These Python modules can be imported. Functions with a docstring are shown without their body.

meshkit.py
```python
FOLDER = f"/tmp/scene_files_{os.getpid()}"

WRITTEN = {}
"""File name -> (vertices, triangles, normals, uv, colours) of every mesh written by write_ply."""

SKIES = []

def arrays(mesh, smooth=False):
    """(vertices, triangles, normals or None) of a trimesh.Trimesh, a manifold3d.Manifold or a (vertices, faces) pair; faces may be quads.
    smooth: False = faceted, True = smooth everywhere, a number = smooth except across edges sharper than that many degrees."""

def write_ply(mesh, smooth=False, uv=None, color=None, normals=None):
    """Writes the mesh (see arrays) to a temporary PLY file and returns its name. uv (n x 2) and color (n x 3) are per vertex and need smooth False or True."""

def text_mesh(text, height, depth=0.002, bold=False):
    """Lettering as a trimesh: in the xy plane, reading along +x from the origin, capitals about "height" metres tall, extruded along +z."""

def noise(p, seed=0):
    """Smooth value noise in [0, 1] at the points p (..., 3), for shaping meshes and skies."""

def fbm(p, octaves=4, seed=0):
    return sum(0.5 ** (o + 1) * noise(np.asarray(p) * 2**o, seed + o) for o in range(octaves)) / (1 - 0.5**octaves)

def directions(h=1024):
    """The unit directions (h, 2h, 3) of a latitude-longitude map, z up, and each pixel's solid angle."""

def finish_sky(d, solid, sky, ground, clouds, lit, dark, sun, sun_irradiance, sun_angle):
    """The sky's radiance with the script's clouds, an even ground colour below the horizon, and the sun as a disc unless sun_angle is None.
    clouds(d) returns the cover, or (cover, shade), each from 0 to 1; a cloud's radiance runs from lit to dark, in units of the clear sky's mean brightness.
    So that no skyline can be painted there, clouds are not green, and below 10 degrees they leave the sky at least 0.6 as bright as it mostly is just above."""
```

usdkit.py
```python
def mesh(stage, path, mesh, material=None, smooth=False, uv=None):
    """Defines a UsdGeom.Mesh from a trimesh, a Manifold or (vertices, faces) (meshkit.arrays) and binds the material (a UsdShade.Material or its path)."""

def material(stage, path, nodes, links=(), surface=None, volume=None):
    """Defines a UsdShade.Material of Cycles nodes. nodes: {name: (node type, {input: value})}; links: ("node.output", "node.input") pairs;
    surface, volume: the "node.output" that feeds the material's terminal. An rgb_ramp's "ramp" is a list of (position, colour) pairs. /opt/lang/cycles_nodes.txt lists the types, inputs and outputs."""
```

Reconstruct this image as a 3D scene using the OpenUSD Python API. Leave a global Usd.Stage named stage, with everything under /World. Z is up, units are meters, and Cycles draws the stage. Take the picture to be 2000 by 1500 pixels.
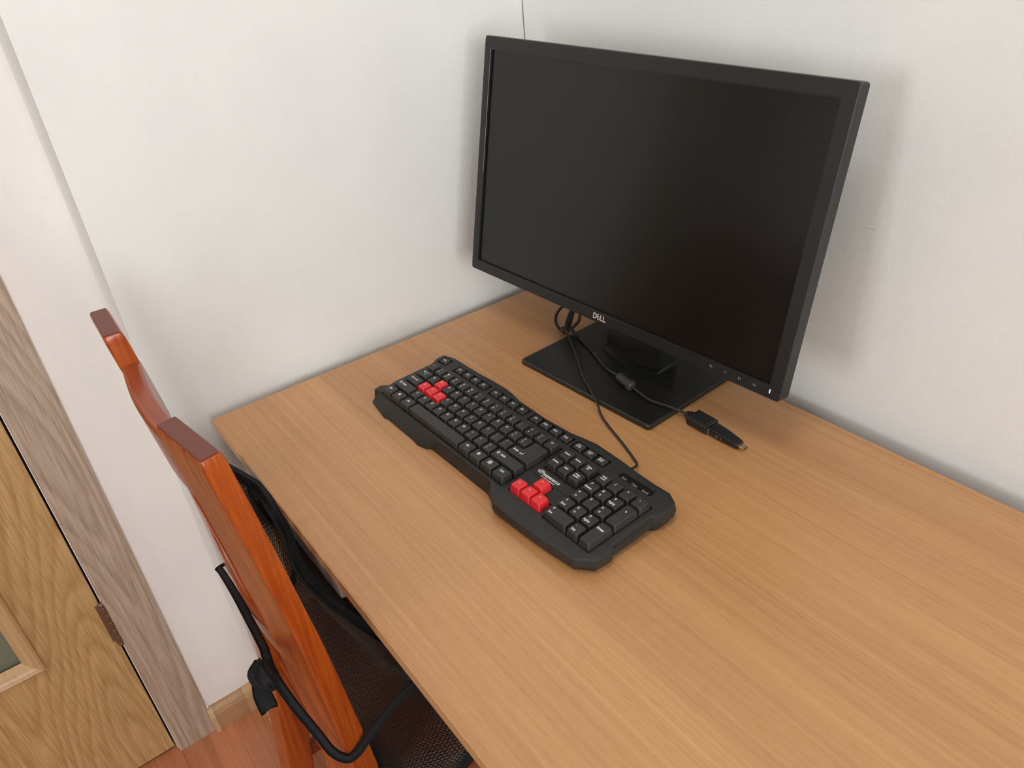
import math, random
import numpy as np, trimesh, manifold3d, usdkit, meshkit
from pxr import Usd, UsdGeom, UsdLux, UsdShade, Gf, Sdf

stage = Usd.Stage.CreateInMemory()
UsdGeom.SetStageUpAxis(stage, UsdGeom.Tokens.z)
UsdGeom.SetStageMetersPerUnit(stage, 1.0)
world = UsdGeom.Xform.Define(stage, '/World')
stage.SetDefaultPrim(world.GetPrim())
random.seed(7); RNG = np.random.default_rng(7)

# ------------------------------------------------------------------ camera, sky, daylight, exposure
cam = UsdGeom.Camera.Define(stage, '/World/camera')
cam.CreateHorizontalApertureAttr(36.0); cam.CreateVerticalApertureAttr(27.0)
cam.CreateFocalLengthAttr(27.129)
cam.CreateClippingRangeAttr(Gf.Vec2f(0.02, 60))
cam.CreateExposureAttr(0.18)
_r, _d, _f = (0.60115611, 0.79448567, -0.08604564), (0.38186439, -0.38017718, -0.84240424), (-0.70199068, 0.47355869, -0.53193162)
cam.AddTransformOp().Set(Gf.Matrix4d(*_r, 0, *[-x for x in _d], 0, *[-x for x in _f], 0, 1.0356, -0.7784, 1.346, 1))

sky = UsdLux.DomeLight.Define(stage, '/World/sky')
sky.CreateColorAttr(Gf.Vec3f(0.80, 0.90, 1.0)); sky.CreateIntensityAttr(0.3)

def window_light(name, pos, rot, w, h, colour, power):
    l = UsdLux.RectLight.Define(stage, '/World/' + name)
    l.CreateWidthAttr(w); l.CreateHeightAttr(h)
    l.CreateColorAttr(Gf.Vec3f(*colour)); l.CreateIntensityAttr(power)
    l.AddTranslateOp().Set(Gf.Vec3d(*pos)); l.AddRotateXYZOp().Set(Gf.Vec3f(*rot))
# daylight from two unseen windows behind the camera, placed to light walls and desk
window_light('daylight_front', (0.60, -3.72, 1.45), (90, 0, 0), 0.8, 1.2, (0.96, 0.99, 1.0), 9.0)
window_light('daylight_side', (3.02, -1.15, 1.45), (0, 90, 0), 1.4, 1.5, (0.96, 0.99, 1.0), 7.0)
lamp = UsdLux.DiskLight.Define(stage, '/World/ceiling_lamp_light')         # added fill light below the ceiling, brightens the desk and the corner
lamp.CreateRadiusAttr(0.24); lamp.CreateColorAttr(Gf.Vec3f(1.0, 0.98, 0.93)); lamp.CreateIntensityAttr(10.5)
lamp.AddTranslateOp().Set(Gf.Vec3d(0.85, -0.80, 2.455))

# ------------------------------------------------------------------ helpers
def numbered(name, parent='/World'):
    p, k = f'{parent}/{name}', 0
    while stage.GetPrimAtPath(p):
        k += 1; p = f'{parent}/{name}_{k:03d}'
    return p
def path_of(o): return '/World' if o is None else str(o.GetPath() if hasattr(o, 'GetPath') else o.GetPrim().GetPath())
def tag(o, label=None, cat=None, group=None, kind=None):
    p = o.GetPrim() if hasattr(o, 'GetPrim') else o
    for k, v in (('label', label), ('category', cat), ('group', group), ('kind', kind)):
        if v: p.SetCustomDataByKey(k, v)
    return o
def obj(name, m, mat, parent=None, smooth=False, label=None, kind=None):
    o = usdkit.mesh(stage, numbered(name, path_of(parent)), m, mat, smooth=smooth)
    if label or kind: tag(o, label, None, None, kind)
    return o
def thing(name, label, cat, loc=(0, 0, 0), rotz=0.0, group=None, kind=None):
    x = UsdGeom.Xform.Define(stage, numbered(name))
    x.AddTranslateOp().Set(Gf.Vec3d(*loc))
    if rotz: x.AddRotateZOp().Set(math.degrees(rotz))
    return tag(x, label, cat, group, kind)
cat_ = trimesh.util.concatenate
def box(x0, x1, y0, y1, z0, z1, c=0.0):
    """box with chamfered edges"""
    if c <= 0:
        return trimesh.creation.box(extents=(x1-x0, y1-y0, z1-z0), transform=trimesh.transformations.translation_matrix(((x0+x1)/2, (y0+y1)/2, (z0+z1)/2)))
    a = np.array([(x1-x0)/2, (y1-y0)/2, (z1-z0)/2]); ctr = np.array([(x0+x1)/2, (y0+y1)/2, (z0+z1)/2]); pts = []
    for s in np.array(np.meshgrid([-1, 1], [-1, 1], [-1, 1])).reshape(3, -1).T:
        for k in range(3):
            q = a - c; q[k] = a[k]; pts.append(ctr + s*q)
    m = trimesh.convex.convex_hull(np.array(pts)); return m
def frame_box(pts8): return trimesh.convex.convex_hull(np.array(pts8, float))
def catmull(P, n=8):
    P = np.array(P, float); Q = np.vstack([2*P[0]-P[1], P, 2*P[-1]-P[-2]]); out = []
    for i in range(1, len(Q)-2):
        p0, p1, p2, p3 = Q[i-1:i+3]
        for t in np.linspace(0, 1, n, endpoint=False):
            out.append(0.5*(2*p1+(p2-p0)*t+(2*p0-5*p1+4*p2-p3)*t*t+(3*p1-p0-3*p2+p3)*t**3))
    out.append(P[-1]); return np.array(out)
def sweep(path, section, up=(0, 0, 1), caps=True, scale=None):
    """sweeps a 2-D closed section (n x 2: side, up) along a polyline"""
    P = np.asarray(path, float); S = np.asarray(section, float); n = len(S); V = []
    up = np.array(up, float); last = None
    for i in range(len(P)):
        t = P[min(i+1, len(P)-1)] - P[max(i-1, 0)]; t /= np.linalg.norm(t)
        if last is None:
            ref = up if abs(up @ t) < 0.95 else np.array([1.0, 0, 0])
        else: ref = last
        b = ref - (ref @ t)*t; b /= np.linalg.norm(b); a = np.cross(t, b); last = b
        k = 1 if scale is None else scale[i]
        V += [P[i] + k*(s[0]*a + s[1]*b) for s in S]
    F = []
    for i in range(len(P)-1):
        for j in range(n):
            a0, a1, b0, b1 = i*n+j, i*n+(j+1) % n, (i+1)*n+j, (i+1)*n+(j+1) % n
            F += [(a0, b0, a1), (a1, b0, b1)]
    if caps:
        V += [P[0], P[-1]]; c0, c1 = len(V)-2, len(V)-1; m = (len(P)-1)*n
        for j in range(n):
            F += [(c0, j, (j+1) % n), (c1, m+(j+1) % n, m+j)]
    t = trimesh.Trimesh(np.array(V), np.array(F), process=False)
    if caps: trimesh.repair.fix_normals(t)
    return t
def circ(r, n=10, ry=None): 
    a = np.linspace(0, 2*np.pi, n, endpoint=False); return np.c_[r*np.cos(a), (ry or r)*np.sin(a)]
def tube(P, r, n=10, smooth=8): return sweep(catmull(P, smooth) if smooth else np.array(P, float), circ(r, n))
def loft(rings, top=True, bottom=True):
    """rings: list of (n x 3) closed outlines, bottom to top, counter-clockwise seen from above"""
    n = len(rings[0]); V = np.vstack(rings); F = []
    for k in range(len(rings)-1):
        for j in range(n):
            a0, a1, b0, b1 = k*n+j, k*n+(j+1) % n, (k+1)*n+j, (k+1)*n+(j+1) % n
            F += [(a0, a1, b1), (a0, b1, b0)]
    if top:
        tri = np.asarray(manifold3d.triangulate([np.asarray(rings[-1][:, :2], float)])); F += [tuple(t) for t in tri + (len(rings)-1)*n]
    if bottom:
        tri = np.asarray(manifold3d.triangulate([np.asarray(rings[0][:, :2], float)])); F += [tuple(t[::-1]) for t in tri]
    return trimesh.Trimesh(V, np.array(F), process=False)
def rounded(corners, r, n=4):
    """rounds the corners of a CCW polygon; always n+1 points a corner"""
    C = np.asarray(corners, float); out = []
    for i in range(len(C)):
        p, a, b = C[i], C[i-1], C[(i+1) % len(C)]
        u, v = (a-p)/np.linalg.norm(a-p), (b-p)/np.linalg.norm(b-p)
        for t in np.linspace(0, 1, n+1):
            out.append(p + u*r*(1-t)**2 + v*r*t**2)
    return np.array(out)
def ring(corners, r, z, n=3): 
    q = rounded(corners, r, n); return np.c_[q, np.full(len(q), z)]
def to_manifold(t):
    return manifold3d.Manifold(manifold3d.Mesh(np.asarray(t.vertices, np.float32), np.asarray(t.faces, np.uint32)))
def from_manifold(m):
    q = m.to_mesh(); return trimesh.Trimesh(q.vert_properties[:, :3], q.tri_verts, process=False)
def move(m, xyz): 
    m = m.copy(); m.apply_translation(xyz); return m

# ------------------------------------------------------------------ materials
LK = '/World/Looks/'
UsdGeom.Scope.Define(stage, '/World/Looks')
def plain(name, col, rough=0.5, spec=0.5, metal=0.0, coat=0.0, bump=None, **kw):
    nodes = {'p': ('principled_bsdf', dict(base_color=col, roughness=rough, specular_ior_level=spec, metallic=metal, coat_weight=coat, **kw))}
    links = []
    if bump:
        sc, st, dist = bump
        nodes['tc'] = ('texture_coordinate', {}); nodes['n'] = ('noise_texture', dict(scale=sc, detail=3.0))
        nodes['b'] = ('bump', dict(strength=st, distance=dist))
        links = [('tc.object', 'n.vector'), ('n.fac', 'b.height'), ('b.normal', 'p.normal')]
    return usdkit.material(stage, LK+name, nodes, links, surface='p.BSDF')
def wood(name, dark, light, axis='x', fine=130.0, broad=14.0, stretch=0.03, rough=0.4, spec=0.5, fleck=0.25, bump=0.15, coat=0.0, lo=0.3, hi=0.72, vary=0.0, offset=(0, 0, 0)):
    """wood with the grain along one axis of the object"""
    def sc(a, b):
        s = [b, b, b]; s['xyz'.index(axis)] = a; return tuple(s)
    N = {'tc': ('texture_coordinate', {}),
         'oi': ('object_info', {}),
         'off': ('mapping', dict(location=offset)),
         'm1': ('mapping', dict(scale=sc(fine*stretch, fine))), 'n1': ('noise_texture', dict(scale=1.0, detail=4.0, roughness=0.6, distortion=0.25)),
         'm2': ('mapping', dict(scale=sc(broad*stretch*2.2, broad))), 'n2': ('noise_texture', dict(scale=1.0, detail=3.0, roughness=0.55, distortion=0.6)),
         'm3': ('mapping', dict(scale=sc(45.0, 700.0))), 'n3': ('noise_texture', dict(scale=1.0, detail=1.0)),
         'mx': ('mix_float', dict(fac=0.5)), 'r': ('rgb_ramp', dict(ramp=[(lo, dark), (hi, light)])),
         'fr': ('rgb_ramp', dict(ramp=[(0.56, (0, 0, 0)), (0.70, (1, 1, 1))])),
         'fm': ('math', dict(math_type='multiply', value2=fleck)),
         'mix': ('mix', dict(mix_type='multiply', color2=(0.62, 0.50, 0.40))),
         'b': ('bump', dict(strength=bump, distance=0.0008)),
         'p': ('principled_bsdf', dict(roughness=rough, specular_ior_level=spec, coat_weight=coat, coat_roughness=0.12))}
    L = [('tc.object', 'off.vector'), ('off.vector', 'm1.vector'), ('m1.vector', 'n1.vector'), ('off.vector', 'm2.vector'), ('m2.vector', 'n2.vector'), ('off.vector', 'm3.vector'), ('m3.vector', 'n3.vector'),
         ('n1.fac', 'mx.a'), ('n2.fac', 'mx.b'), ('mx.result', 'r.fac'), ('n3.fac', 'fr.fac'), ('fr.color', 'fm.value1'), ('fm.value', 'mix.fac'),
         ('r.color', 'mix.color1'), ('n1.fac', 'b.height'), ('b.normal', 'p.normal')]
    if vary:
        N['hv'] = ('hsv', {}); N['vr'] = ('map_range', dict(from_min=0.0, from_max=1.0, to_min=1-vary, to_max=1+vary))
        L += [('oi.random', 'vr.value'), ('vr.result', 'hv.value'), ('mix.color', 'hv.color'), ('hv.color', 'p.base_color')]
    else: L += [('mix.color', 'p.base_color')]
    return usdkit.material(stage, LK+name, N, L, surface='p.BSDF')
def oak(name, dark, light, axis='z', rough=0.45, dist=3.2, sc=26.0, stretch=0.06, centre=(0, 0, 0)):
    """veneer with cathedral figures: rings of a log cut at a slant, plus pores"""
    def v(a, b):
        s = [b, b, b]; s['xyz'.index(axis)] = a; return tuple(s)
    N = {'tc': ('texture_coordinate', {}), 'm': ('mapping', dict(scale=v(stretch, 1.0), location=centre)),
         'w0': ('noise_texture', dict(scale=3.4, detail=2.0, roughness=0.5, distortion=0.2)),
         'k': ('math', dict(math_type='multiply', value2=sc)), 'f': ('math', dict(math_type='fraction')),
         'rr': ('rgb_ramp', dict(ramp=[(0.0, dark), (0.25, light), (0.75, tuple(0.5*(a+b) for a, b in zip(dark, light))), (1.0, dark)])),
         'm2': ('mapping', dict(scale=v(14.0, 420.0))), 'n2': ('noise_texture', dict(scale=1.0, detail=3.0, roughness=0.6)),
         'r2': ('rgb_ramp', dict(ramp=[(0.35, (0.72, 0.66, 0.58)), (0.6, (1.06, 1.06, 1.06))])),
         'mix': ('mix', dict(mix_type='multiply', fac=0.75)), 'b': ('bump', dict(strength=0.25, distance=0.0008)),
         'p': ('principled_bsdf', dict(roughness=rough))}
    L = [('tc.object', 'm.vector'), ('m.vector', 'w0.vector'), ('w0.fac', 'k.value1'), ('k.value', 'f.value1'), ('f.value', 'rr.fac'), ('tc.object', 'm2.vector'), ('m2.vector', 'n2.vector'),
         ('n2.fac', 'r2.fac'), ('rr.color', 'mix.color1'), ('r2.color', 'mix.color2'), ('mix.color', 'p.base_color'), ('n2.fac', 'b.height'), ('b.normal', 'p.normal')]
    return usdkit.material(stage, LK+name, N, L, surface='p.BSDF')

def wall_paint(name, col):
    N = {'g': ('geometry', {}), 'n': ('noise_texture', dict(scale=260.0, detail=3.0, roughness=0.6)), 'n2': ('noise_texture', dict(scale=6.0, detail=3.0)),
         'r': ('rgb_ramp', dict(ramp=[(0.35, tuple(c*0.975 for c in col)), (0.65, tuple(min(1, c*1.015) for c in col))])),
         'b': ('bump', dict(strength=0.22, distance=0.0012)), 'p': ('principled_bsdf', dict(roughness=0.75, specular_ior_level=0.3))}
    return usdkit.material(stage, LK+name, N, [('g.position', 'n.vector'), ('g.position', 'n2.vector'), ('n2.fac', 'r.fac'), ('r.color', 'p.base_color'), ('n.fac', 'b.height'), ('b.normal', 'p.normal')], surface='p.BSDF')
WALL = wall_paint('wall_paint', (0.865, 0.862, 0.835))
WALL_A = wall_paint('wall_paint_warm_bounce', (0.885, 0.835, 0.795))  # pinker than the other walls: warm bounce light is put into this colour
CEIL = plain('ceiling_paint', (0.90, 0.89, 0.87), 0.9, 0.2)
CRACK = plain('dark_crack', (0.16, 0.14, 0.12), 0.9, 0.1)
CAULK = plain('white_filler', (0.80, 0.80, 0.79), 0.8, 0.2)
DESK = wood('beech_laminate', (0.450, 0.203, 0.074), (0.650, 0.340, 0.138), 'x', fine=210.0, broad=20.0, stretch=0.012, rough=0.36, spec=0.75, fleck=0.22, bump=0.06)
EDGE = wood('beech_edge_band', (0.56, 0.30, 0.13), (0.68, 0.40, 0.19), 'x', fine=160.0, rough=0.4, bump=0.04)
DESK_SIDE = wood('beech_panel', (0.40, 0.19, 0.08), (0.56, 0.29, 0.13), 'z', fine=160.0, broad=20.0, rough=0.45, bump=0.05)
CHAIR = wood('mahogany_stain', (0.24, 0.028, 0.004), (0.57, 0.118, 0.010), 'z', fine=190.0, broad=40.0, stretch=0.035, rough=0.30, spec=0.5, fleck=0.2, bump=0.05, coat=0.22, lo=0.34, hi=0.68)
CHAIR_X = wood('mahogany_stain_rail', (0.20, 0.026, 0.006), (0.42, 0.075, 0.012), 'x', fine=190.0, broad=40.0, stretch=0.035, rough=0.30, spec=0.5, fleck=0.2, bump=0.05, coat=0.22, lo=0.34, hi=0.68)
DOOR = oak('oak_veneer', (0.47, 0.275, 0.105), (0.58, 0.365, 0.158), 'z', sc=34.0, stretch=0.17, centre=(0.3, 0.1, 0.25))
BEAD = wood('oak_bead', (0.47, 0.27, 0.12), (0.66, 0.43, 0.22), 'z', fine=160.0, rough=0.35, bump=0.05)
CASING = oak('grey_oak_foil', (0.40, 0.295, 0.220), (0.51, 0.392, 0.305), 'z', sc=60.0, stretch=0.13, centre=(0.1, 0.4, 0.1))
SKIRT = wood('skirting_foil', (0.40, 0.215, 0.11), (0.55, 0.32, 0.17), 'y', fine=150.0, rough=0.4, bump=0.05)
SKIRT_X = wood('skirting_foil_x', (0.42, 0.24, 0.12), (0.58, 0.35, 0.19), 'x', fine=150.0, rough=0.4, bump=0.05)
CORNER = plain('skirting_corner_plastic', (0.56, 0.36, 0.19), 0.3, 0.5)
PLANK = wood('floor_laminate', (0.44, 0.150, 0.062), (0.62, 0.255, 0.120), 'x', fine=150.0, broad=24.0, stretch=0.03, rough=0.35, fleck=0.2, bump=0.05, vary=0.10)
SUBFLOOR = wood('floor_laminate_base', (0.26, 0.088, 0.040), (0.40, 0.160, 0.078), 'x', fine=150.0, broad=24.0, rough=0.35)
BLACK = plain('black_plastic', (0.011, 0.0112, 0.0105), 0.42, 0.42, bump=(2500.0, 0.12, 0.0004))
BLACK_B = plain('black_keyboard_body', (0.022, 0.0215, 0.020), 0.50, 0.45, bump=(2200.0, 0.15, 0.0004))
KEYB = plain('black_keycap', (0.030, 0.029, 0.027), 0.46, 0.5, bump=(3000.0, 0.1, 0.0003))
KEYR = plain('red_keycap', (0.80, 0.030, 0.036), 0.38, 0.5, bump=(3000.0, 0.06, 0.0003))
GAP_SHADE = plain('black_gap_shade', (0.012, 0.012, 0.011), 0.6, 0.3)  # black that stands for the shade in the gap beside the door
WHITE = plain('white_print', (0.92, 0.92, 0.90), 0.6, 0.3)
GREYP = plain('grey_print', (0.34, 0.34, 0.33), 0.6, 0.3)
PINKP = plain('pale_red_print', (0.95, 0.36, 0.30), 0.6, 0.3)
GLOSSB = plain('gloss_black', (0.008, 0.008, 0.008), 0.12, 0.5)
SCREEN = plain('matte_display', (0.003, 0.003, 0.0028), 0.25, 0.45)
BASEB = plain('stand_black', (0.013, 0.013, 0.012), 0.30, 0.5, bump=(1800.0, 0.08, 0.0004))
LOGO = plain('silver_logo', (0.72, 0.64, 0.58), 0.35, 0.5, 0.35)
LED = usdkit.material(stage, LK+'white_led', {'e': ('emission', dict(color=(0.72, 0.74, 1.0), strength=1.6))}, surface='e.emission')
RUBBER = plain('cable_rubber', (0.020, 0.019, 0.018), 0.38, 0.5)
METAL = plain('steel', (0.62, 0.61, 0.59), 0.28, 0.5, 1.0)
GOLD = plain('pale_gold_metal', (0.80, 0.62, 0.40), 0.25, 0.5, 1.0)
BRONZE = plain('worn_bronze', (0.21, 0.13, 0.085), 0.42, 0.5, 0.7, bump=(300.0, 0.3, 0.001))
FABRIC = plain('black_webbing', (0.010, 0.010, 0.011), 0.75, 0.3, bump=(1500.0, 0.5, 0.0006))
NET = plain('black_mesh_thread', (0.040, 0.038, 0.035), 0.5, 0.45)
TRIM_W = plain('window_pvc', (0.80, 0.80, 0.79), 0.35)
PANE = usdkit.material(stage, LK+'window_glass', {'t': ('transparent_bsdf', {}), 'g': ('glossy_bsdf', dict(roughness=0.02)), 'f': ('fresnel', dict(IOR=1.45)), 'm': ('mix_closure', {})},
                       [('f.fac', 'm.fac'), ('t.BSDF', 'm.closure1'), ('g.BSDF', 'm.closure2')], surface='m.closure')
FROST = plain('frosted_glass', (0.22, 0.225, 0.15), 0.35, 0.5, transmission_weight=0.4)

# ------------------------------------------------------------------ the room
XL, YB, XA, YP = -0.0265, 0.030, -0.145, -0.672     # side wall, back wall, door wall (set back), pier face
XR, YF, ZC = 2.90, -3.60, 2.55
def struct(name, m, mat, label, cat): return tag(obj(name, m, mat), label, cat, None, 'structure')
o = struct('wall_back', box(XL-0.20, XR+0.2, YB, YB+0.15, 0, ZC), WALL, 'white plastered wall behind the monitor and the desk', 'wall')
obj('crack', cat_([tube([(XL+0.0004, YB-0.0002, 1.05), (XL+0.0006, YB-0.0002, 1.25), (XL+0.0003, YB-0.0002, 1.5), (XL+0.0005, YB-0.0002, ZC-0.02)], 0.0006, 5)]), CRACK, o)
obj('crack', tube([(0.588, YB+0.0002, 0.9915), (0.597, YB+0.0001, 0.9920), (0.604, YB+0.0002, 0.9915)], 0.00025, 5), plain('pale_crack', (0.45, 0.43, 0.40), 0.9, 0.1), o)
o = struct('wall_left', box(XL-0.20, XL, YP, YB, 0, ZC), WALL, 'white plastered wall beside the short end of the desk, ending in a corner', 'wall')
o = struct('wall_door', cat_([box(XA-0.12, XA, -0.853, YP+0.01, 0, ZC), box(XA-0.12, XA, YF, -0.853, 2.06, ZC), box(XA-0.12, XA, YF, -1.68, 0, 2.06)]), WALL_A, 'white set-back wall strip beside the door casing', 'wall')
def wall_hole(axis, a0, a1, t0, t1, h0, h1, z0, z1):
    """wall slab along x or y with one window opening"""
    def b(p, q, za, zb): return box(p, q, t0, t1, za, zb) if axis == 'x' else box(t0, t1, p, q, za, zb)
    return cat_([b(a0, h0, 0, ZC), b(h1, a1, 0, ZC), b(h0, h1, 0, z0), b(h0, h1, z1, ZC)])
struct('wall_front', wall_hole('x', XA-0.2, XR+0.2, YF-0.15, YF, 0.2, 1.0, 0.85, 2.05), WALL, 'white wall with an unseen narrow window, across the room from the monitor', 'wall')
struct('wall_right', wall_hole('y', YF-0.15, YB+0.15, XR, XR+0.15, -1.90, -0.40, 0.75, 2.15), WALL, 'white wall with an unseen window, beyond the far end of the desk', 'wall')
struct('ceiling', box(XA-0.2, XR+0.2, YF-0.15, YB+0.15, ZC, ZC+0.1), CEIL, 'plain white ceiling of the room', 'ceiling')
def window(name, axis, h0, h1, t, z0, z1, label):
    w = thing(name, label, 'window', kind='structure')
    def b(p, q, d, za, zb): return box(p, q, t-d, t+d, za, zb, 0.004) if axis == 'x' else box(t-d, t+d, p, q, za, zb, 0.004)
    mid = (h0+h1)/2
    obj('frame', cat_([b(h0, h0+.06, .03, z0, z1), b(h1-.06, h1, .03, z0, z1), b(h0+.055, h1-.055, .029, z0, z0+.06), b(h0+.055, h1-.055, .029, z1-.06, z1), b(mid-.04, mid+.04, .028, z0+.05, z1-.05)]), TRIM_W, w)
    for p, q in ((h0+.06, mid-.04), (mid+.04, h1-.06)):
        obj('pane', (box(p-.01, q+.01, t-.003, t+.003, z0+.05, z1-.05) if axis == 'x' else box(t-.003, t+.003, p-.01, q+.01, z0+.05, z1-.05)), PANE, w)
window('window_1', 'x', 0.2, 1.0, YF-0.07, 0.85, 2.05, 'unseen narrow white framed window straight across the room from the monitor')  # out of view, placed to light the back wall
window('window_2', 'y', -1.90, -0.40, XR+0.07, 0.75, 2.15, 'unseen wide white framed two-light window in the wall at the end of the desk')  # out of view, placed to light the left and door walls

lp = thing('ceiling_lamp', 'round white ceiling lamp above the desk chair', 'ceiling lamp', (0.85, -0.80, 2.55), kind='structure')  # added lamp body out of view, goes with the fill light
obj('canopy', loft([np.c_[circ(r, 40), np.full(40, z)] for r, z in ((0.235, -0.090), (0.262, -0.088), (0.265, -0.080), (0.255, -0.02), (0.25, 0.0))]), TRIM_W, lp, smooth=40)

# floor: laminate strips laid along the desk, a plain base beyond the part in view
fl = thing('floor', 'reddish brown laminate strip floor under the desk and chair', 'floor', kind='structure')
obj('floor_base', box(XA-0.25, XR+0.1, YF-0.1, YB+0.1, -0.06, -0.0022), SUBFLOOR, fl)
rr = random.Random(3)
for k in range(27):
    y1 = -0.648 + 0.05*13 - 0.05*k; y0 = y1 - 0.0498
    if y1 > YB: continue
    x = XA - 0.02 - rr.random()*0.3
    while x < 1.25:
        L = rr.uniform(0.42, 0.62); a, b_ = max(x, XA-0.02), min(x+L-0.0008, 1.30)
        if b_-a > 0.02 and not (y0 > YP and b_ < XL):
            obj('plank', box(a, b_, y0, y1, -0.010, rr.uniform(-0.0002, 0.0), 0.0003), PLANK, fl)
        x += L

# skirting boards
def skirting(axis, p0, p1, q, t, h=0.058):
    """board along x or y from p0 to p1; back face at q, thickness t towards +; rounded top edge"""
    prof = np.array([(0, 0), (t, 0), (t, h*0.72), (t*0.82, h*0.90), (t*0.45, h), (0, h)])
    a = np.array([(p0, 0, 0), (p1, 0, 0)], float); V, n = [], len(prof)
    for e in (p0, p1):
        for u, z in prof: V.append((e, q+u, z) if axis == 'x' else (q+u, e, z))
    F = [(j, (j+1) % n, n+j) for j in range(n)] + [((j+1) % n, n+(j+1) % n, n+j) for j in range(n)]
    F += [(0, j, j+1) for j in range(1, n-1)] + [(n, n+j+1, n+j) for j in range(1, n-1)]
    m = trimesh.Trimesh(np.array(V), np.array(F)); trimesh.repair.fix_normals(m); return m
sk = thing('baseboard_door', 'short wood-look skirting board between the door casing and the corner', 'baseboard', kind='structure')
obj('board', skirting('y', -0.772, -0.708, XA, 0.017), SKIRT, sk)
obj('end_cap', skirting('y', -0.7805, -0.7712, XA, 0.0195, 0.0595), CORNER, sk)
obj('corner_piece', cat_([skirting('y', -0.7095, -0.6915, XA, 0.0195, 0.060), box(XA, XA+0.030, -0.6945, YP, 0, 0.0602, 0.002)]), CORNER, sk)
sk = thing('baseboard_pier', 'wood-look skirting board turning along the narrow pier face', 'baseboard', kind='structure')
obj('board', skirting('x', XA+0.030, XL-0.012, YP, -0.018), SKIRT_X, sk)
obj('corner_piece', cat_([box(XL-0.0125, XL+0.0195, YP-0.0205, YP, 0, 0.0602, 0.002), box(XL, XL+0.0195, YP-0.004, YP+0.012, 0, 0.0602, 0.002)]), CORNER, sk)
sk = thing('baseboard_left', 'wood-look skirting board along the wall at the short end of the desk', 'baseboard', kind='structure')
obj('board', skirting('y', YP+0.0115, YB, XL, 0.0175), SKIRT, sk)
sk = thing('baseboard_back', 'wood-look skirting board on the wall behind the desk', 'baseboard', kind='structure')
obj('board', skirting('x', XL+0.018, 2.4, YB, -0.0175), SKIRT_X, sk)

# door with casing
cs = thing('trim_1', 'greyish wood-look door casing beside the white wall strip', 'door casing', kind='structure')
prof = rounded([(XA-0.05, -0.8515), (XA+0.011, -0.8515), (XA+0.011, -0.7785), (XA-0.05, -0.7785)], 0.005, 3)
obj('jamb', loft([np.c_[prof, np.full(len(prof), z)] for z in (0.0, 2.13)]), CASING, cs)
obj('stop', box(XA-0.075, XA-0.046, -0.880, -0.8490, 0, 2.05), GAP_SHADE, cs)  # coloured black so the door gap reads as shaded
obj('jamb_lining', box(XA-0.050, XA-0.004, -0.8532, -0.8512, 0.0, 2.05), GAP_SHADE, cs)  # black face, shade between leaf and jamb put into its colour
obj('head', box(XA-0.05, XA+0.011, -1.76, -0.8515, 2.055, 2.13, 0.004), CASING, cs)
obj('far_jamb', box(XA-0.05, XA+0.011, -1.76, -1.68, 0, 2.06, 0.004), CASING, cs)
obj('filler', tube([(XA+0.0005, -0.7775, 0.085), (XA+0.001, -0.7775, 0.066), (XA+0.006, -0.7778, 0.060)], 0.0024, 6), CAULK, cs)
dr = thing('door_1', 'oak veneered door with a beaded glass panel, closed', 'door', kind='structure')
DX, DY0, DY1 = XA-0.003, -1.675, -0.8565           # leaf face, far edge, hinge edge
GY0, GY1, GZ0, GZ1 = -1.565, -0.968, 0.340, 1.90   # opening in the leaf
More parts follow.
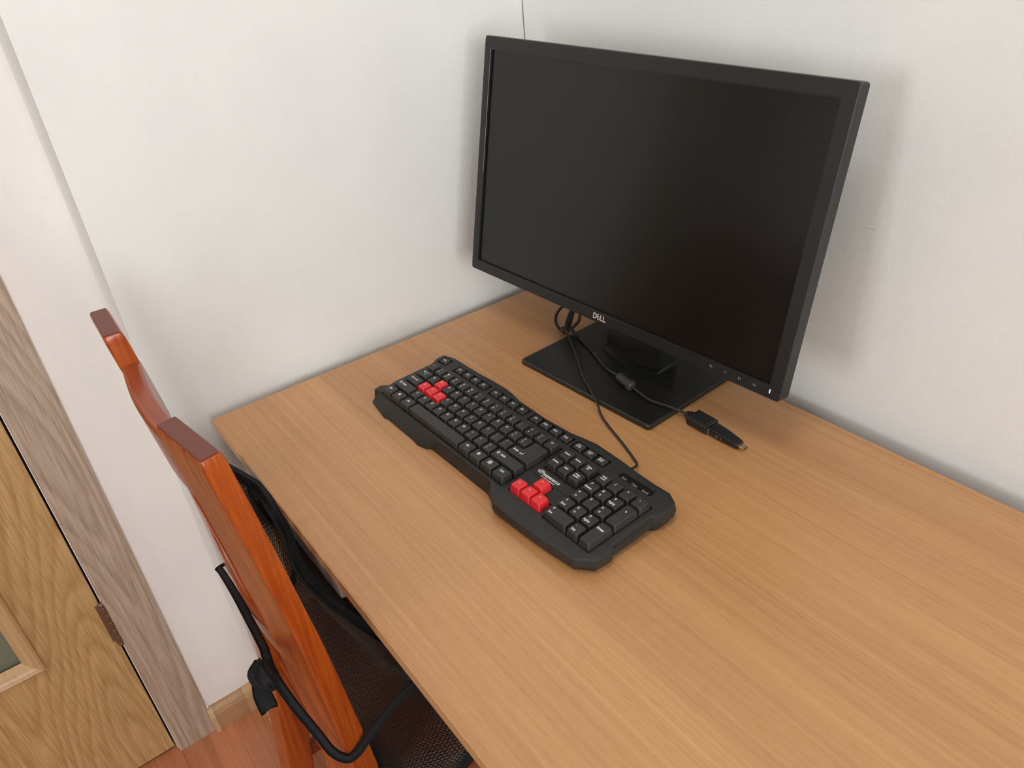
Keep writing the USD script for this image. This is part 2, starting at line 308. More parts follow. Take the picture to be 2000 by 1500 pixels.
obj('leaf', cat_([box(DX-0.04, DX, GY1, DY1, 0.006, 2.045, 0.001), box(DX-0.04, DX, DY0, GY0, 0.006, 2.045, 0.001), box(DX-0.04, DX, GY0-.001, GY1+.001, 0.006, GZ0, 0.001), box(DX-0.04, DX, GY0-.001, GY1+.001, GZ1, 2.045, 0.001)]), DOOR, dr)
bw = 0.026
def bead(p, q, flip):
    """moulded glazing bead with mitred ends, high at the outer side and sloping to the glass"""
    (ya, za), (yb, zb) = p, q; sy, sz = flip
    pr = [(0.0, 0.008), (0.004, 0.0105), (0.009, 0.0085), (0.016, 0.006), (0.026, -0.006)]
    V = []
    for (y, z) in (p, q):
        for d, hgt in pr: V.append((DX+hgt, y+sy[0 if (y, z) == p else 1]*d, z+sz[0 if (y, z) == p else 1]*d))
        V.append((DX-0.012, y, z))
    n = len(pr)+1
    F = [(j, (j+1) % n, n+j) for j in range(n)] + [((j+1) % n, n+(j+1) % n, n+j) for j in range(n)] + [(0, j, j+1) for j in range(1, n-1)] + [(n, n+j+1, n+j) for j in range(1, n-1)]
    m = trimesh.Trimesh(np.array(V), np.array(F), process=False); trimesh.repair.fix_normals(m); return m
obj('glazing_bead', bead((GY1+.003, GZ0-.003), (GY1+.003, GZ1+.003), ((-1, -1), (1, -1))), BEAD, dr, smooth=35)
obj('glazing_bead', bead((GY0-.003, GZ0-.003), (GY1+.003, GZ0-.003), ((1, -1), (1, 1))), BEAD, dr, smooth=35)
obj('glazing_bead', bead((GY0-.003, GZ0-.003), (GY0-.003, GZ1+.003), ((1, 1), (1, -1))), BEAD, dr, smooth=35)
obj('glazing_bead', bead((GY0-.003, GZ1+.003), (GY1+.003, GZ1+.003), ((1, -1), (-1, -1))), BEAD, dr, smooth=35)
obj('glass_pane', box(DX-0.022, DX-0.014, GY0-.004, GY1+.004, GZ0-.004, GZ1+.004), FROST, dr, label='dull greenish frosted glass')
hg = obj('hinge', cat_([box(DX-0.002, DX+0.0010, -0.8640, -0.8535, 0.318, 0.406, 0.0004), box(DX-0.002, XA+0.004, -0.8535, -0.8508, 0.318, 0.406, 0.0004)]), BRONZE, dr)
for z0, z1, r in ((0.318, 0.3345, .0064), (0.3355, 0.352, .0060), (0.353, 0.371, .0064), (0.372, 0.3885, .0060), (0.3895, 0.406, .0064)):
    obj('hinge_knuckle', sweep([(DX+0.0085, -0.8535, z) for z in (z0, z0+.0012, z1-.0012, z1)], circ(r, 14), scale=[.86, 1, 1, .86]), BRONZE, hg, smooth=40)
obj('hinge_pin', cat_([trimesh.creation.icosphere(2, 0.0056).apply_translation((DX+0.0085, -0.8535, z)) for z in (0.3145, 0.4095)]), BRONZE, hg, smooth=True)

# ------------------------------------------------------------------ desk
ZT = 0.74
dk = thing('desk', 'light beech laminate desk standing in the corner of the room', 'desk')
top = box(0.0005, 1.42, -0.6115, -0.0005, ZT-0.018, ZT, 0.0006)
obj('tabletop', top, DESK, dk)
obj('edge_band', box(0.0, 1.4205, -0.6125, -0.6113, ZT-0.0179, ZT-0.0004, 0.0003), EDGE, dk)
obj('edge_band', box(-0.0006, 0.0006, -0.612, 0.0, ZT-0.0179, ZT-0.0004, 0.0003), EDGE, dk)
for x0 in (0.050, 1.35):
    obj('side_panel', box(x0, x0+0.018, -0.594, -0.03, 0.0, ZT-0.018, 0.0006), DESK_SIDE, dk)
obj('back_panel', box(0.068, 1.35, -0.060, -0.044, 0.30, ZT-0.018, 0.0006), DESK_SIDE, dk)
obj('apron', box(0.068, 0.375, -0.604, -0.592, 0.667, ZT-0.018, 0.0008), plain('grey_beige_rail', (0.33, 0.25, 0.23), 0.35), dk)
obj('stretcher', box(0.068, 0.086, -0.55, -0.06, 0.335, 0.352, 0.0008), DESK_SIDE, dk)

# ------------------------------------------------------------------ keyboard (own frame in mm, u right, v back, sheared to its slope)
kx, ky, kyaw = 0.1484, -0.4070, 0.0168
KB = thing('keyboard', 'black gaming keyboard with eight red keys lying in front of the monitor', 'keyboard', (kx, ky, ZT), kyaw)
DECK, SLOPE, P = 20.8, 0.0329, 19.05
def kb(m):
    """mm, w measured from the deck -> metres in the keyboard's frame"""
    m = m.copy(); v = np.array(m.vertices, float); v[:, 2] += DECK + SLOPE*v[:, 1]; m.vertices = v/1000.0; return m
top_mid = [  # top outline (u, v), rim outline (u, v), rim height above the desk
 ((-18, 121), (-19, 123.5), 12), ((-1, 126), (-0.5, 129.5), 12), ((17, 126.5), (17, 130), 12), ((41, 126.5), (41, 130), 12), ((64, 127), (64, 130.2), 12), ((91, 128.5), (91, 132), 12),
 ((110, 128.8), (110, 132.6), 12), ((127, 129), (127, 133), 12), ((145, 127), (145, 130.5), 12), ((162, 123.5), (162, 127), 12), ((191, 122.5), (191, 126), 12), ((219, 121.5), (219, 125), 12),
 ((241.6, 122.5), (241.6, 126), 12), ((268.5, 124), (268.5, 127.5), 12), ((284, 127), (284, 130.5), 12), ((306, 130.5), (306, 134.5), 12), ((330, 129.8), (330, 133.8), 12),
 ((358, 128.5), (358, 132.4), 12), ((382, 126.5), (382, 130), 12), ((410, 125.5), (410, 129), 12), ((431, 126), (433, 129.5), 12), ((444, 119), (448, 122), 12), ((448, 111), (452.5, 113), 12),
 ((447, 95), (452, 93.5), 11), ((442, 87), (446, 86.5), 10), ((441, 60), (447, 60), 8), ((441.5, 25), (447.5, 25), 8), ((447, 19), (452, 19.5), 11), ((446.5, -0.5), (450.5, -3), 12),
 ((430, -14.5), (432.5, -18), 12), ((400, -18.5), (399, -22), 12), ((378, -20.5), (377, -23.8), 12), ((352, -21.8), (351, -25.2), 12), ((325, -22.8), (324, -26.2), 12), ((303, -23.6), (301.5, -26.8), 12),
 ((288, -16), (285, -16.5), 8), ((268, -3.3), (264, -8.2), 3), ((160, -3.6), (141, -8.3), 3), ((151, -3.0), (136, -13), 3), ((119, -1.3), (120, -17.4), 3), ((105, -0.8), (108, -15.6), 3),
 ((41, 0.6), (39, -14.6), 3), ((31, 0.8), (30, -16.8), 3), ((-6.6, 2.0), (-15, -9.4), 4), ((-17.5, 3.5), (-19.5, -3.0), 5), ((-18, 10), (-20.2, 8), 9), ((-9.5, 19), (-11.8, 18.5), 11), ((-11.5, 34), (-14, 34), 11),
 ((-11, 92.5), (-13.4, 92.5), 11), ((-13.0, 99.5), (-15.4, 99.8), 11), ((-17.5, 108), (-20, 108.2), 12)]
top_mid = top_mid[::-1]                                             # counter-clockwise
T = np.array([t for t, m, h in top_mid], float); M = np.array([m for t, m, h in top_mid], float); H = np.array([h for t, m, h in top_mid], float)
Bt = np.c_[(M[:, 0]-217)*0.975+217, (M[:, 1]-52)*0.94+52]
Bt[H < 5] = M[H < 5]
def absz(uv, w): return np.c_[uv, w - DECK - SLOPE*uv[:, 1]]
kf = np.where(H < 5, 0.90, 0.35)[:, None]
rim2 = np.c_[T*kf+M*(1-kf), np.where(H < 5, -1.0, -1.6)]
body = loft([absz(Bt, np.full(len(Bt), 0.3)), absz(M, H), rim2, np.c_[T, np.zeros(len(T))]])
trimesh.repair.fix_normals(body)
G1, G2 = 0.5352, 0.3421
UN, UP = (15+G1)*P, (18+G1+G2)*P                                    # left edges of the navigation block and the number pad
FR = 112.6                                                          # middle of the function row
FK = [('Esc', -1.0)] + [(f'F{k+1}', 38.6+19.45*k) for k in range(4)] + [(f'F{k+5}', 126.0+19.5*k) for k in range(4)] + [(f'F{k+9}', 213.8+19.8*k) for k in range(4)]
SK = [('Print|Screen', 298.0), ('Scroll|Lock', 317.8), ('Pause|Break', 337.4)]
well = [(-0.6, 286.4, -0.6, 95.9), (UN-0.6, UN+3*P+0.6, 3*P-0.6, 95.9), (UN+0.0, UN+3*P, 1.0, 20.6), (UN+P, UN+2*P, 20.0, 39.6), (UP-0.6, UP+4*P+0.6, -0.6, 95.9)]
well += [(-11.2, 9.2, 104.6, 120.6), (28.2, 107.4, 104.6, 120.6), (115.8, 195.0, 104.6, 120.6), (203.4, 284.0, 104.6, 120.6), (287.8, 348.0, 104.6, 120.6)]
mb = to_manifold(body)
for a, b_, c, d in well: mb = mb - to_manifold(box(a, b_, c, d, -4.5, 5))
mb = mb - to_manifold(loft([np.array([(370.5, 107.5, z), (420.5, 107.0, z), (422, 111, z), (420.5, 117.8, z), (371, 116.9, z), (369, 111, z)], float) for z in (-1.0, 3.0)]))
ob = obj('body', kb(from_manifold(mb)), BLACK_B, KB, smooth=28)
# panel lines and the little frames between the key blocks
obj('divider', kb(cat_([box(288.2, 290.0, -1, 99.5, -0.6, 0.9, 0.5), box(291.0, 292.4, 42, 101, -0.5, 0.7, 0.4), box(355.4, 357.0, 41.5, 99.5, -0.6, 0.9, 0.5), box(291.0, 355.4, 98.4, 99.8, -0.5, 0.7, 0.4)])), BLACK_B, KB)
obj('divider', kb(cat_([box(292.0, 355.5, 41.4, 42.8, -0.5, 0.8, 0.4), box(292.0, 355.5, 55.0, 56.2, -0.5, 0.8, 0.4), box(-6, 284, -2.2, -1.0, -0.8, 0.8, 0.4)])), BLACK_B, KB)
obj('palm_rest_ridge', kb(box(441.0, 447.0, 27, 84, -6.0, -1.6, 1.2)), BLACK, KB)
obj('light_panel', kb(loft([np.array([(371.2, 108.0, z), (420.0, 107.6, z), (421.2, 111, z), (420.0, 117.2, z), (371.6, 116.4, z), (369.8, 111, z)], float) for z in (-1.1, -0.55)])), GLOSSB, KB)
def text(t, h, u, v, w, anchor=0.5, depth=0.12, slant=0.0, bold=True):
    m = meshkit.text_mesh(t, h, depth, bold); x0, x1 = m.bounds[:, 0]
    V = np.array(m.vertices); V[:, 0] += slant*V[:, 1] - x0 - anchor*(x1-x0); V += (u, v, w); m.vertices = V; return m
obj('panel_lettering', kb(cat_([text('Num', 2.6, 378.8, 108.8, -0.6), text('Caps', 2.6, 395.4, 108.7, -0.6), text('Scroll', 2.6, 412.0, 108.5, -0.6)])), GREYP, KB)
emb = [sweep([(300.0+4.6*math.cos(a), 50.0+2.3*math.sin(a)+0.12*4.6*math.cos(a), 0.05) for a in np.linspace(0, 2*np.pi, 33)], [(-0.42, -0.1), (0.42, -0.1), (0.42, 0.1), (-0.42, 0.1)], caps=False),
       sweep([(297.3, 49.4, 0.05), (303.0, 50.7, 0.05)], [(-0.5, -0.1), (0.5, -0.1), (0.5, 0.1), (-0.5, 0.1)])]
obj('brand_lettering', kb(cat_(emb + [text('esperanza', 4.2, 305.2, 47.4, 0.0, 0.0, 0.12, 0.25, True)] + [box(305.4+x, 305.4+x+w, 44.3, 45.2, 0.0, 0.1) for x, w in ((0, 2.6), (3.4, 1.2), (5.4, 3.8), (10.0, 1.4), (12.2, 12.0))])), WHITE, KB)

def rect(u0, u1, v0, v1): return [(u0, v0), (u1, v0), (u1, v1), (u0, v1)]
def offset(C, l, r, f, k):
    """moves the sides of an axis-aligned CCW outline inwards (left, right, front, back)"""
    C = np.array(C, float); n = len(C); out = C.copy()
    for i in range(n):
        for a, b_ in ((C[i-1], C[i]), (C[i], C[(i+1) % n])):
            d = b_ - a
            if abs(d[0]) > abs(d[1]): out[i, 1] = C[i, 1] + (f if d[0] > 0 else -k)
            else: out[i, 0] = C[i, 0] + (-r if d[1] > 0 else l)
    return out
def keycap(C, h=8.0, low=-3.5, l=2.6, f=2.8, k=1.5):
    g = 0.55; rings = [ring(offset(C, g, g, g, g), 1.2, low), ring(offset(C, g+.15, g+.15, g+.15, g+.1), 1.4, low+1.8)]
    rings.append(ring(offset(C, l-.35, l-.35, f-.35, k-.25), 2.2, h-1.1)); rings.append(ring(offset(C, l-.02, l-.02, f, k), 2.2, h-0.30)); rings.append(ring(offset(C, l+.65, l+.65, f+.7, k+.6), 2.0, h))
    return loft(rings)
KEYS = []          # (outline, legends, red, height)
def add(u, v, w, legends, red=False, h=8.0, d=1.0, base=0.0): KEYS.append((rect(base+u*P, base+(u+w)*P, v*P, (v+d)*P), legends, red, h))
def row(v, u, items, base=0.0):
    for it in items:
        w, leg = (it if isinstance(it, tuple) else (1.0, it)); add(u, v, w, leg, False, 8.0, 1.0, base); u += w
row(4, 0, ['`~', '1!', '2@', '3#', '4$', '5%', '6^', '7&', '8*', '9(', '0)', '-_', '=+', '\\|', ('<', )[0]])
row(3, 0, [(1.5, 'TAB')]); row(3, 1.5, ['Q', 'W', 'E', 'R', 'T', 'Y', 'U', 'I', 'O', 'P', '[{', ']}'])
row(2, 0, [(1.75, 'CAPS')]); row(2, 1.75, ['A', 'S', 'D', 'F', 'G', 'H', 'J', 'K', 'L', ';:', '\'"'])
row(1, 0, [(2.25, 'SHIFT')]); row(1, 2.25, ['Z', 'X', 'C', 'V', 'B', 'N', 'M', ',<', '.>', '/?', ]); row(1, 12.25, [(2.75, 'SHIFT')])
row(0, 0, [(1.25, 'Ctrl'), (1.25, 'WIN'), (1.25, 'Alt'), (6.25, ''), (1.25, 'Alt'), (1.25, 'WIN'), (1.25, 'MENU'), (1.25, 'Ctrl')])
KEYS.append(([(12.75*P, 2*P), (15*P, 2*P), (15*P, 4*P), (13.5*P, 4*P), (13.5*P, 3*P), (12.75*P, 3*P)], 'ENTER', False, 8.0))
row(4, 0, ['Insert', 'Home', 'Page|Up'], UN); row(3, 0, ['Delete', 'End', 'Page|Down'], UN)
for u0, v0, t in ((UN+0.6, 1.6, '←'), (UN+P, 1.6, '↓'), (UN+2*P-0.6, 1.6, '→'), (UN+P, 20.4, '↑')): KEYS.append((rect(u0, u0+P, v0, v0+P-0.4), t, True, 8.6))
row(4, 0, ['Num|Lock', '/', '*', '-'], UP); row(3, 0, ['7:Home', '8:↑', '9:PgUp'], UP); row(2, 0, ['4:←', '5:', '6:→'], UP); row(1, 0, ['1:End', '2:↓', '3:PgDn'], UP); row(0, 0, [(2.0, '0:Ins'), '.:Del'], UP)
add(3, 2, 1, '+', False, 8.0, 2.0, UP); add(3, 0, 1, 'Enter', False, 8.0, 2.0, UP)
for t, u0 in FK: KEYS.append((rect(u0-8.4, u0+8.4, FR-7.2, FR+7.2), t, False, 1.6))
for t, u0 in SK: KEYS.append((rect(u0-8.4, u0+8.4, FR-7.2, FR+7.2), t, False, 1.6))
def legend(C, t, h):
    C = np.array(C); u0, v0 = C.min(0); u1, v1 = C.max(0); uc, vc, w = (u0+u1)/2, (v0+v1)/2+0.6, h-0.03
    tx = lambda s, hh, u, v, a=0.5: text(s, hh, u, v, w, a)
    bar = lambda a, b_, c, d: box(a, b_, c, d, w, w+0.12)
    if t == '': return None
    if t == 'TAB': return cat_([tx('Tab', 2.5, uc-2, vc+0.8), tx('⇤⇥'[0], 2.4, uc+5, vc+1), tx('⇥', 2.4, uc+2, vc-3)] ) if False else cat_([tx('Tab', 2.6, uc-2.5, vc+1), tx('←', 2.6, uc+4.0, vc+1.4), tx('→', 2.6, uc+2.5, vc-2.8)])
    if t == 'CAPS': return cat_([tx('Caps Lock', 2.5, uc-1, vc)])
    if t == 'SHIFT': return cat_([tx('⇧', 4.6, u0+8, vc-1.0), tx('Shift', 3.0, u0+17.5, vc-0.4)])
    if t == 'WIN': return cat_([bar(uc-2.0+2.1*i-1, uc-2.0+2.1*i+0.8, vc-0.4+2.1*j, vc+1.4+2.1*j) for i in (0, 1) for j in (0, 1)])
    if t == 'MENU': return cat_([bar(uc-3.4, uc+1.2, vc-1.4+1.5*j, vc-0.6+1.5*j) for j in range(4)] + [bar(uc-3.6, uc-2.9, vc-1.6, vc+4), bar(uc+1.0, uc+1.7, vc-1.6, vc+4)])
    if t == 'ENTER': return cat_([tx('Enter', 2.9, u0+10.5, v0+9.5), tx('↵', 4.6, u0+20.5, v0+8.2)])
    if t == '<': return tx('←', 4.0, uc, vc+0.4)
    if t == 'Enter': return tx('Enter', 3.0, uc, vc+6.0)
    if t in ('Ctrl', 'Alt'): return tx(t, 3.1, uc-1.0, vc)
    if t == '+': return tx('+', 3.6, uc, vc+6.0)
    if h < 3:
        if '|' in t: a, b_ = t.split('|'); return cat_([tx(a, 1.9, uc-0.5, vc+0.4), tx(b_, 1.9, uc-0.5, vc-2.4)])
        return tx(t, 2.9 if t != 'Esc' else 2.8, uc-0.6, vc-1.4)
    if ':' in t and len(t) > 2 or t == '5:':
        a, b_ = t.split(':'); L = [tx(a, 3.0, u0+6.2, v1-6.3)]
        if b_: L.append(tx(b_, 2.7 if len(b_) > 1 else 3.0, u0+7.6, v0+5.6))
        return cat_(L)
    if '|' in t and len(t) > 2: a, b_ = t.split('|'); return cat_([tx(a, 2.3, uc-0.3, vc+1.6), tx(b_, 2.3, uc-0.3, vc-1.9)])
    if len(t) == 2: return cat_([tx(t[1], 2.8, uc-2.2, vc+1.4), tx(t[0], 2.8, uc-2.2, vc-3.9)])
    if len(t) > 2: return tx(t, 2.4, uc-0.2, vc+0.3)
    return tx(t, 3.3, uc-1.6, vc+0.9)
for C, t, red, h in KEYS:
    red = red or t in ('W', 'A', 'S', 'D')
    big = 8.6 if red else h
    m = keycap(C, big) if h > 3 else keycap(C, h, -4.4, 1.7, 1.8, 1.2)
    kp = obj('key', kb(m), KEYR if red else KEYB, KB, smooth=40, label=('red key' if red else 'long black space bar' if t == '' else None))
    lg = legend(C, t, big)
    if lg is not None: obj('legend', kb(lg), PINKP if red else WHITE, kp)
def kl(P_): # world -> keyboard frame
    P_ = np.array(P_, float) - (kx, ky, ZT); c, s = math.cos(-kyaw), math.sin(-kyaw)
    return np.c_[P_[:, 0]*c-P_[:, 1]*s, P_[:, 0]*s+P_[:, 1]*c, P_[:, 2]]
obj('cable', tube(kl([(0.507, -0.283, 0.752), (0.5075, -0.264, 0.752), (0.502, -0.247, 0.7465), (0.483, -0.236, 0.7425), (0.456, -0.226, 0.7425), (0.396, -0.206, 0.7435), (0.365, -0.190, 0.752), (0.310, -0.164, 0.7515), (0.262, -0.134, 0.7515), (0.219, -0.109, 0.7515),
      (0.2005, -0.0990, 0.7520), (0.1935, -0.0975, 0.760), (0.1965, -0.0960, 0.778), (0.204, -0.0890, 0.803), (0.212, -0.070, 0.84), (0.23, -0.010, 0.81), (0.25, 0.013, 0.76), (0.25, 0.016, 0.68)]), 0.0017, 8), RUBBER, KB, smooth=True)

# ------------------------------------------------------------------ monitor
mon = UsdGeom.Xform.Define(stage, '/World/monitor')
mon.AddTranslateOp().Set(Gf.Vec3d(0.3235, -0.097, ZT)); yb = math.radians(2.8); mon.AddRotateZOp().Set(2.8)
tag(mon, 'black widescreen desktop monitor, switched off, on a square stand', 'monitor')
MW, MH = 0.565, 0.3437
from math import cos, sin
def euler(yaw, tilt, roll):
    Rz = np.array([[cos(yaw), -sin(yaw), 0], [sin(yaw), cos(yaw), 0], [0, 0, 1]])
    Rx = np.array([[1, 0, 0], [0, cos(tilt), -sin(tilt)], [0, sin(tilt), cos(tilt)]])
    Ry = np.array([[cos(roll), 0, sin(roll)], [0, 1, 0], [-sin(roll), 0, cos(roll)]])
    return Rz@Rx@Ry
RP = euler(0.0704, -0.2001, 0.0233); OP = np.array([0.327, -0.1468, 0.8396])
def mw(m):
    """panel frame (x along the bottom edge, y backwards, z up; metres) -> the monitor's frame"""
    m = m.copy(); v = np.array(m.vertices)@RP.T + OP - (0.3235, -0.097, ZT)
    c, s = cos(-yb), sin(-yb); m.vertices = np.c_[v[:, 0]*c-v[:, 1]*s, v[:, 0]*s+v[:, 1]*c, v[:, 2]]; return m
def xz(corners, r, y, n=4):                     # outline in the x-z plane, turned so that a loft along y has outward faces
    q = rounded(corners, r, n); return np.c_[q[:, 0], np.full(len(q), y), q[:, 1]]
def loft_y(rings, top=True, bottom=True):       # loft whose rings lie in x-z planes, front to back
    sw = [np.c_[r[:, 0], r[:, 2], r[:, 1]] for r in rings]; m = loft(sw, top, bottom); V = np.array(m.vertices); m = trimesh.Trimesh(V[:, [0, 2, 1]], m.faces[:, ::-1], process=False); trimesh.repair.fix_normals(m); return m
a0, a1, IB, IT, IL, IR = -MW/2, MW/2, 0.0165, MH-0.0175, -MW/2+0.0150, MW/2-0.0160
def orect(d): return rect(a0+d, a1-d, d, MH-d)
outer = loft_y([xz(orect(0.0007), 0.0045, 0.0), xz(orect(0.0), 0.005, 0.0008), xz(orect(0.0), 0.005, 0.019), xz(orect(0.0012), 0.005, 0.0205)])
open_ = loft_y([xz(rect(IL, IR, IB, IT), 0.0012, -0.01), xz(rect(IL, IR, IB, IT), 0.0012, 0.0045)])
bez = from_manifold(to_manifold(outer) - to_manifold(open_))
obj('bezel', mw(bez), BLACK, mon, smooth=35)
lip = [xz(rect(IL+d, IR-d, IB+d, IT-d), 0.0012, y) for d, y in ((-0.0013, -0.0002), (-0.0002, 0.0004), (0.0, 0.0042))]
obj('inner_lip', mw(loft_y(lip[:2] , False, False)), GLOSSB, mon)
obj('screen', mw(box(IL+0.0001, IR-0.0001, 0.0030, 0.0044, IB+0.0001, IT-0.0001)), SCREEN, mon)
obj('rear_shell', mw(loft_y([xz(orect(0.004), 0.006, 0.0203), xz(orect(0.007), 0.008, 0.030), xz(rect(a0+.09, a1-.09, .06, MH-.05), 0.02, 0.038), xz(rect(a0+.15, a1-.15, .09, MH-.09), 0.02, 0.050)])), BLACK, mon, smooth=30)
# maker's name: D, slanted E, L, L
def lay(m, x, z, ang=0.0, y=-0.0001):
    m = m.copy(); c = m.bounds.mean(0); V = np.array(m.vertices) - (c[0], c[1], 0); q = np.c_[V[:, 0]*cos(ang)-V[:, 1]*sin(ang), V[:, 0]*sin(ang)+V[:, 1]*cos(ang)]
    m.vertices = np.c_[q[:, 0]+x, y-V[:, 2], q[:, 1]+z]; return m
lz = 0.0086
obj('logo', mw(cat_([lay(meshkit.text_mesh('D', 0.0078, 0.0006, True), -0.0078, lz), lay(meshkit.text_mesh('E', 0.0074, 0.0006, True), -0.0014, lz, 0.62), lay(meshkit.text_mesh('L', 0.0078, 0.0006, True), 0.0045, lz), lay(meshkit.text_mesh('L', 0.0078, 0.0006, True), 0.0100, lz)])), LOGO, mon, label='silver maker\'s lettering')
for k in range(4):
    x = 0.187 + 0.0205*k
    obj('button_mark', mw(cat_([box(x-.0018, x-.0010, -0.0003, 0.0002, .0075, .0105), box(x+.0006, x+.0014, -0.0003, 0.0002, .0075, .0095)] if k != 1 else [box(x-.0006, x+.0006, -0.0003, 0.0002, .0080, .0094)])), GREYP, mon)
pb = obj('power_button', mw(sweep([(0.2685+0.0048*cos(a), -0.0002, 0.0092+0.0048*sin(a)) for a in np.linspace(0, 2*np.pi, 25)], circ(0.00035, 6), caps=False)), GLOSSB, mon)
obj('power_light', mw(box(0.2680, 0.2692, -0.0004, 0.0003, 0.0068, 0.0116, 0.0001)), LED, pb, label='small white power light')
# stand
def base_ring(d, z): return ring([(-0.1295+d, -0.0905+d), (0.1295-d, -0.0905+d), (0.1295-d, 0.0905-d), (-0.1295+d, 0.0905-d)], 0.006, z, 4)
obj('base_plate', loft([base_ring(0.002, 0.0003), base_ring(0.0, 0.0015), base_ring(0.0, 0.0062), base_ring(0.0012, 0.0078), base_ring(0.003, 0.0082)]), BASEB, mon, smooth=35)
def neck_ring(xc, yc, w, d, z, n=10):
    q = [(xc-w/2, yc+d/2), (xc-w/2, yc-d/2)] + [(xc-w/2+w*t, yc-d/2-0.010*math.sin(math.pi*t)) for t in np.linspace(0, 1, n)[1:-1]] + [(xc+w/2, yc-d/2), (xc+w/2, yc+d/2)]
    return np.c_[np.array(q), np.full(len(q), z)]
obj('neck', loft([neck_ring(0.0, 0.034, 0.110, 0.044, 0.0078), neck_ring(0.0, 0.034, 0.108, 0.043, 0.011), neck_ring(0.0, 0.037, 0.106, 0.034, 0.0125), neck_ring(-0.002, 0.042, 0.100, 0.030, 0.10), neck_ring(-0.002, 0.060, 0.096, 0.030, 0.16), neck_ring(-0.002, 0.068, 0.094, 0.026, 0.235)]), BASEB, mon, smooth=25)

# ------------------------------------------------------------------ video cable, plug, adapter
vc = thing('video_cable', 'black video cable looping from behind the monitor across its stand', 'cable', (0.50, -0.122, ZT))
def vl(P_): return np.array(P_, float) - (0.50, -0.122, ZT)
obj('cord', tube(vl([(0.21, -0.030, 0.93), (0.203, -0.060, 0.86), (0.199, -0.082, 0.800), (0.1945, -0.085, 0.776), (0.188, -0.0855, 0.759), (0.179, -0.085, 0.7465), (0.167, -0.085, 0.7435), (0.157, -0.085, 0.748), (0.1535, -0.085, 0.757), (0.158, -0.085, 0.771), (0.172, -0.084, 0.788), (0.188, -0.080, 0.800), (0.204, -0.076, 0.798), (0.207, -0.080, 0.775), (0.197, -0.088, 0.758), (0.206, -0.0875, 0.7525)]), 0.0026, 10), RUBBER, vc, smooth=True)
obj('cord', tube(vl([(0.188, -0.087, 0.760), (0.206, -0.0865, 0.7520), (0.236, -0.096, 0.7515), (0.268, -0.106, 0.7515), (0.298, -0.118, 0.7515), (0.323, -0.1255, 0.7520), (0.350, -0.1320, 0.7568), (0.384, -0.1385, 0.7568), (0.418, -0.1400, 0.7525), (0.446, -0.1330, 0.7520), (0.466, -0.1265, 0.7496), (0.478, -0.1230, 0.7475)]), 0.0021, 10), RUBBER, vc, smooth=True)
obj('tie', cat_([trimesh.creation.icosphere(2, 1.0).apply_scale((0.0095, 0.0065, 0.0058)).apply_translation(vl([(0.1765, -0.085, 0.7475)])[0]), tube(vl([(0.1845, -0.087, 0.7552), (0.190, -0.087, 0.766), (0.1955, -0.085, 0.786), (0.199, -0.080, 0.806)]), 0.0048, 10)]), RUBBER, vc, smooth=True)
fa, fb = np.array((0.349, -0.1318, 0.7568)), np.array((0.3835, -0.1384, 0.7568))
fp = np.array([fa+(fb-fa)*t for t in (0, .04, .1, .9, .96, 1)])
obj('ferrite_bead', move(cat_([sweep(fp, circ(0.0066, 16), scale=[.55, .88, 1, 1, .88, .55]), sweep([fa+(fb-fa)*t for t in (.80, .82, .88, .90)], circ(0.0078, 16))]), -np.array((0.50, -0.122, ZT))), plain('ferrite_plastic', (0.040, 0.039, 0.037), 0.55), vc, smooth=40)
ya = -0.035
def pl(m, at=(0.474, -0.1225, 0.0)):            # plug frame: x along the plug, y across, z up from the desk
    m = m.copy(); V = np.array(m.vertices); m.vertices = np.c_[V[:, 0]*cos(ya)-V[:, 1]*sin(ya)+at[0], V[:, 0]*sin(ya)+V[:, 1]*cos(ya)+at[1], V[:, 2]+at[2]]; return m
plug = cat_([box(0.0055, 0.0400, -0.0126, 0.0126, 0.0016, 0.0138, 0.0016), box(0.008, 0.037, -0.0100, 0.0100, 0.0132, 0.0148, 0.0007), box(-0.002, 0.006, -0.0072, 0.0072, 0.0032, 0.0108, 0.0018), box(-0.006, -0.001, -0.0045, 0.0045, 0.0042, 0.0098, 0.0012)])
obj('plug', move(pl(plug), (-0.50, 0.122, 0)), BLACK, vc)
obj('plug_shell', move(pl(box(0.0398, 0.0440, -0.0070, 0.0070, 0.0045, 0.0092, 0.0005)), (-0.50, 0.122, 0)), METAL, vc)
ad = thing('adapter', 'small tapered black adapter with a bare metal tip, plugged onto the video cable', 'adapter', (0.5165, -0.124, ZT))
def ar(x, w, h, z): return np.array([(x, y, zz) for y, zz in rounded([(-w/2, z-h/2), (w/2, z-h/2), (w/2, z+h/2), (-w/2, z+h/2)], min(w, h)*0.32, 4)])
def loft_x(R): 
    sw = [np.c_[r[:, 1], r[:, 2], r[:, 0]] for r in R]; m = loft(sw); V = np.array(m.vertices); m = trimesh.Trimesh(V[:, [2, 0, 1]], m.faces, process=False); trimesh.repair.fix_normals(m); return m
A0 = (-0.0415, 0.0015, 0.0)
obj('housing', pl(loft_x([ar(0.0412, 0.0185, 0.0092, .0068), ar(0.0420, 0.0200, 0.0106, .0068), ar(0.060, 0.0190, 0.0100, .0063), ar(0.078, 0.0150, 0.0086, .0055), ar(0.0845, 0.0132, 0.0078, .0051), ar(0.0852, 0.0118, 0.0066, .0051)]), A0), GLOSSB if False else plain('satin_black', (0.012, 0.012, 0.013), 0.18), ad, smooth=35)
obj('collar', pl(box(0.0395, 0.0414, -0.0098, 0.0098, 0.0030, 0.0105, 0.0005), A0), METAL, ad)
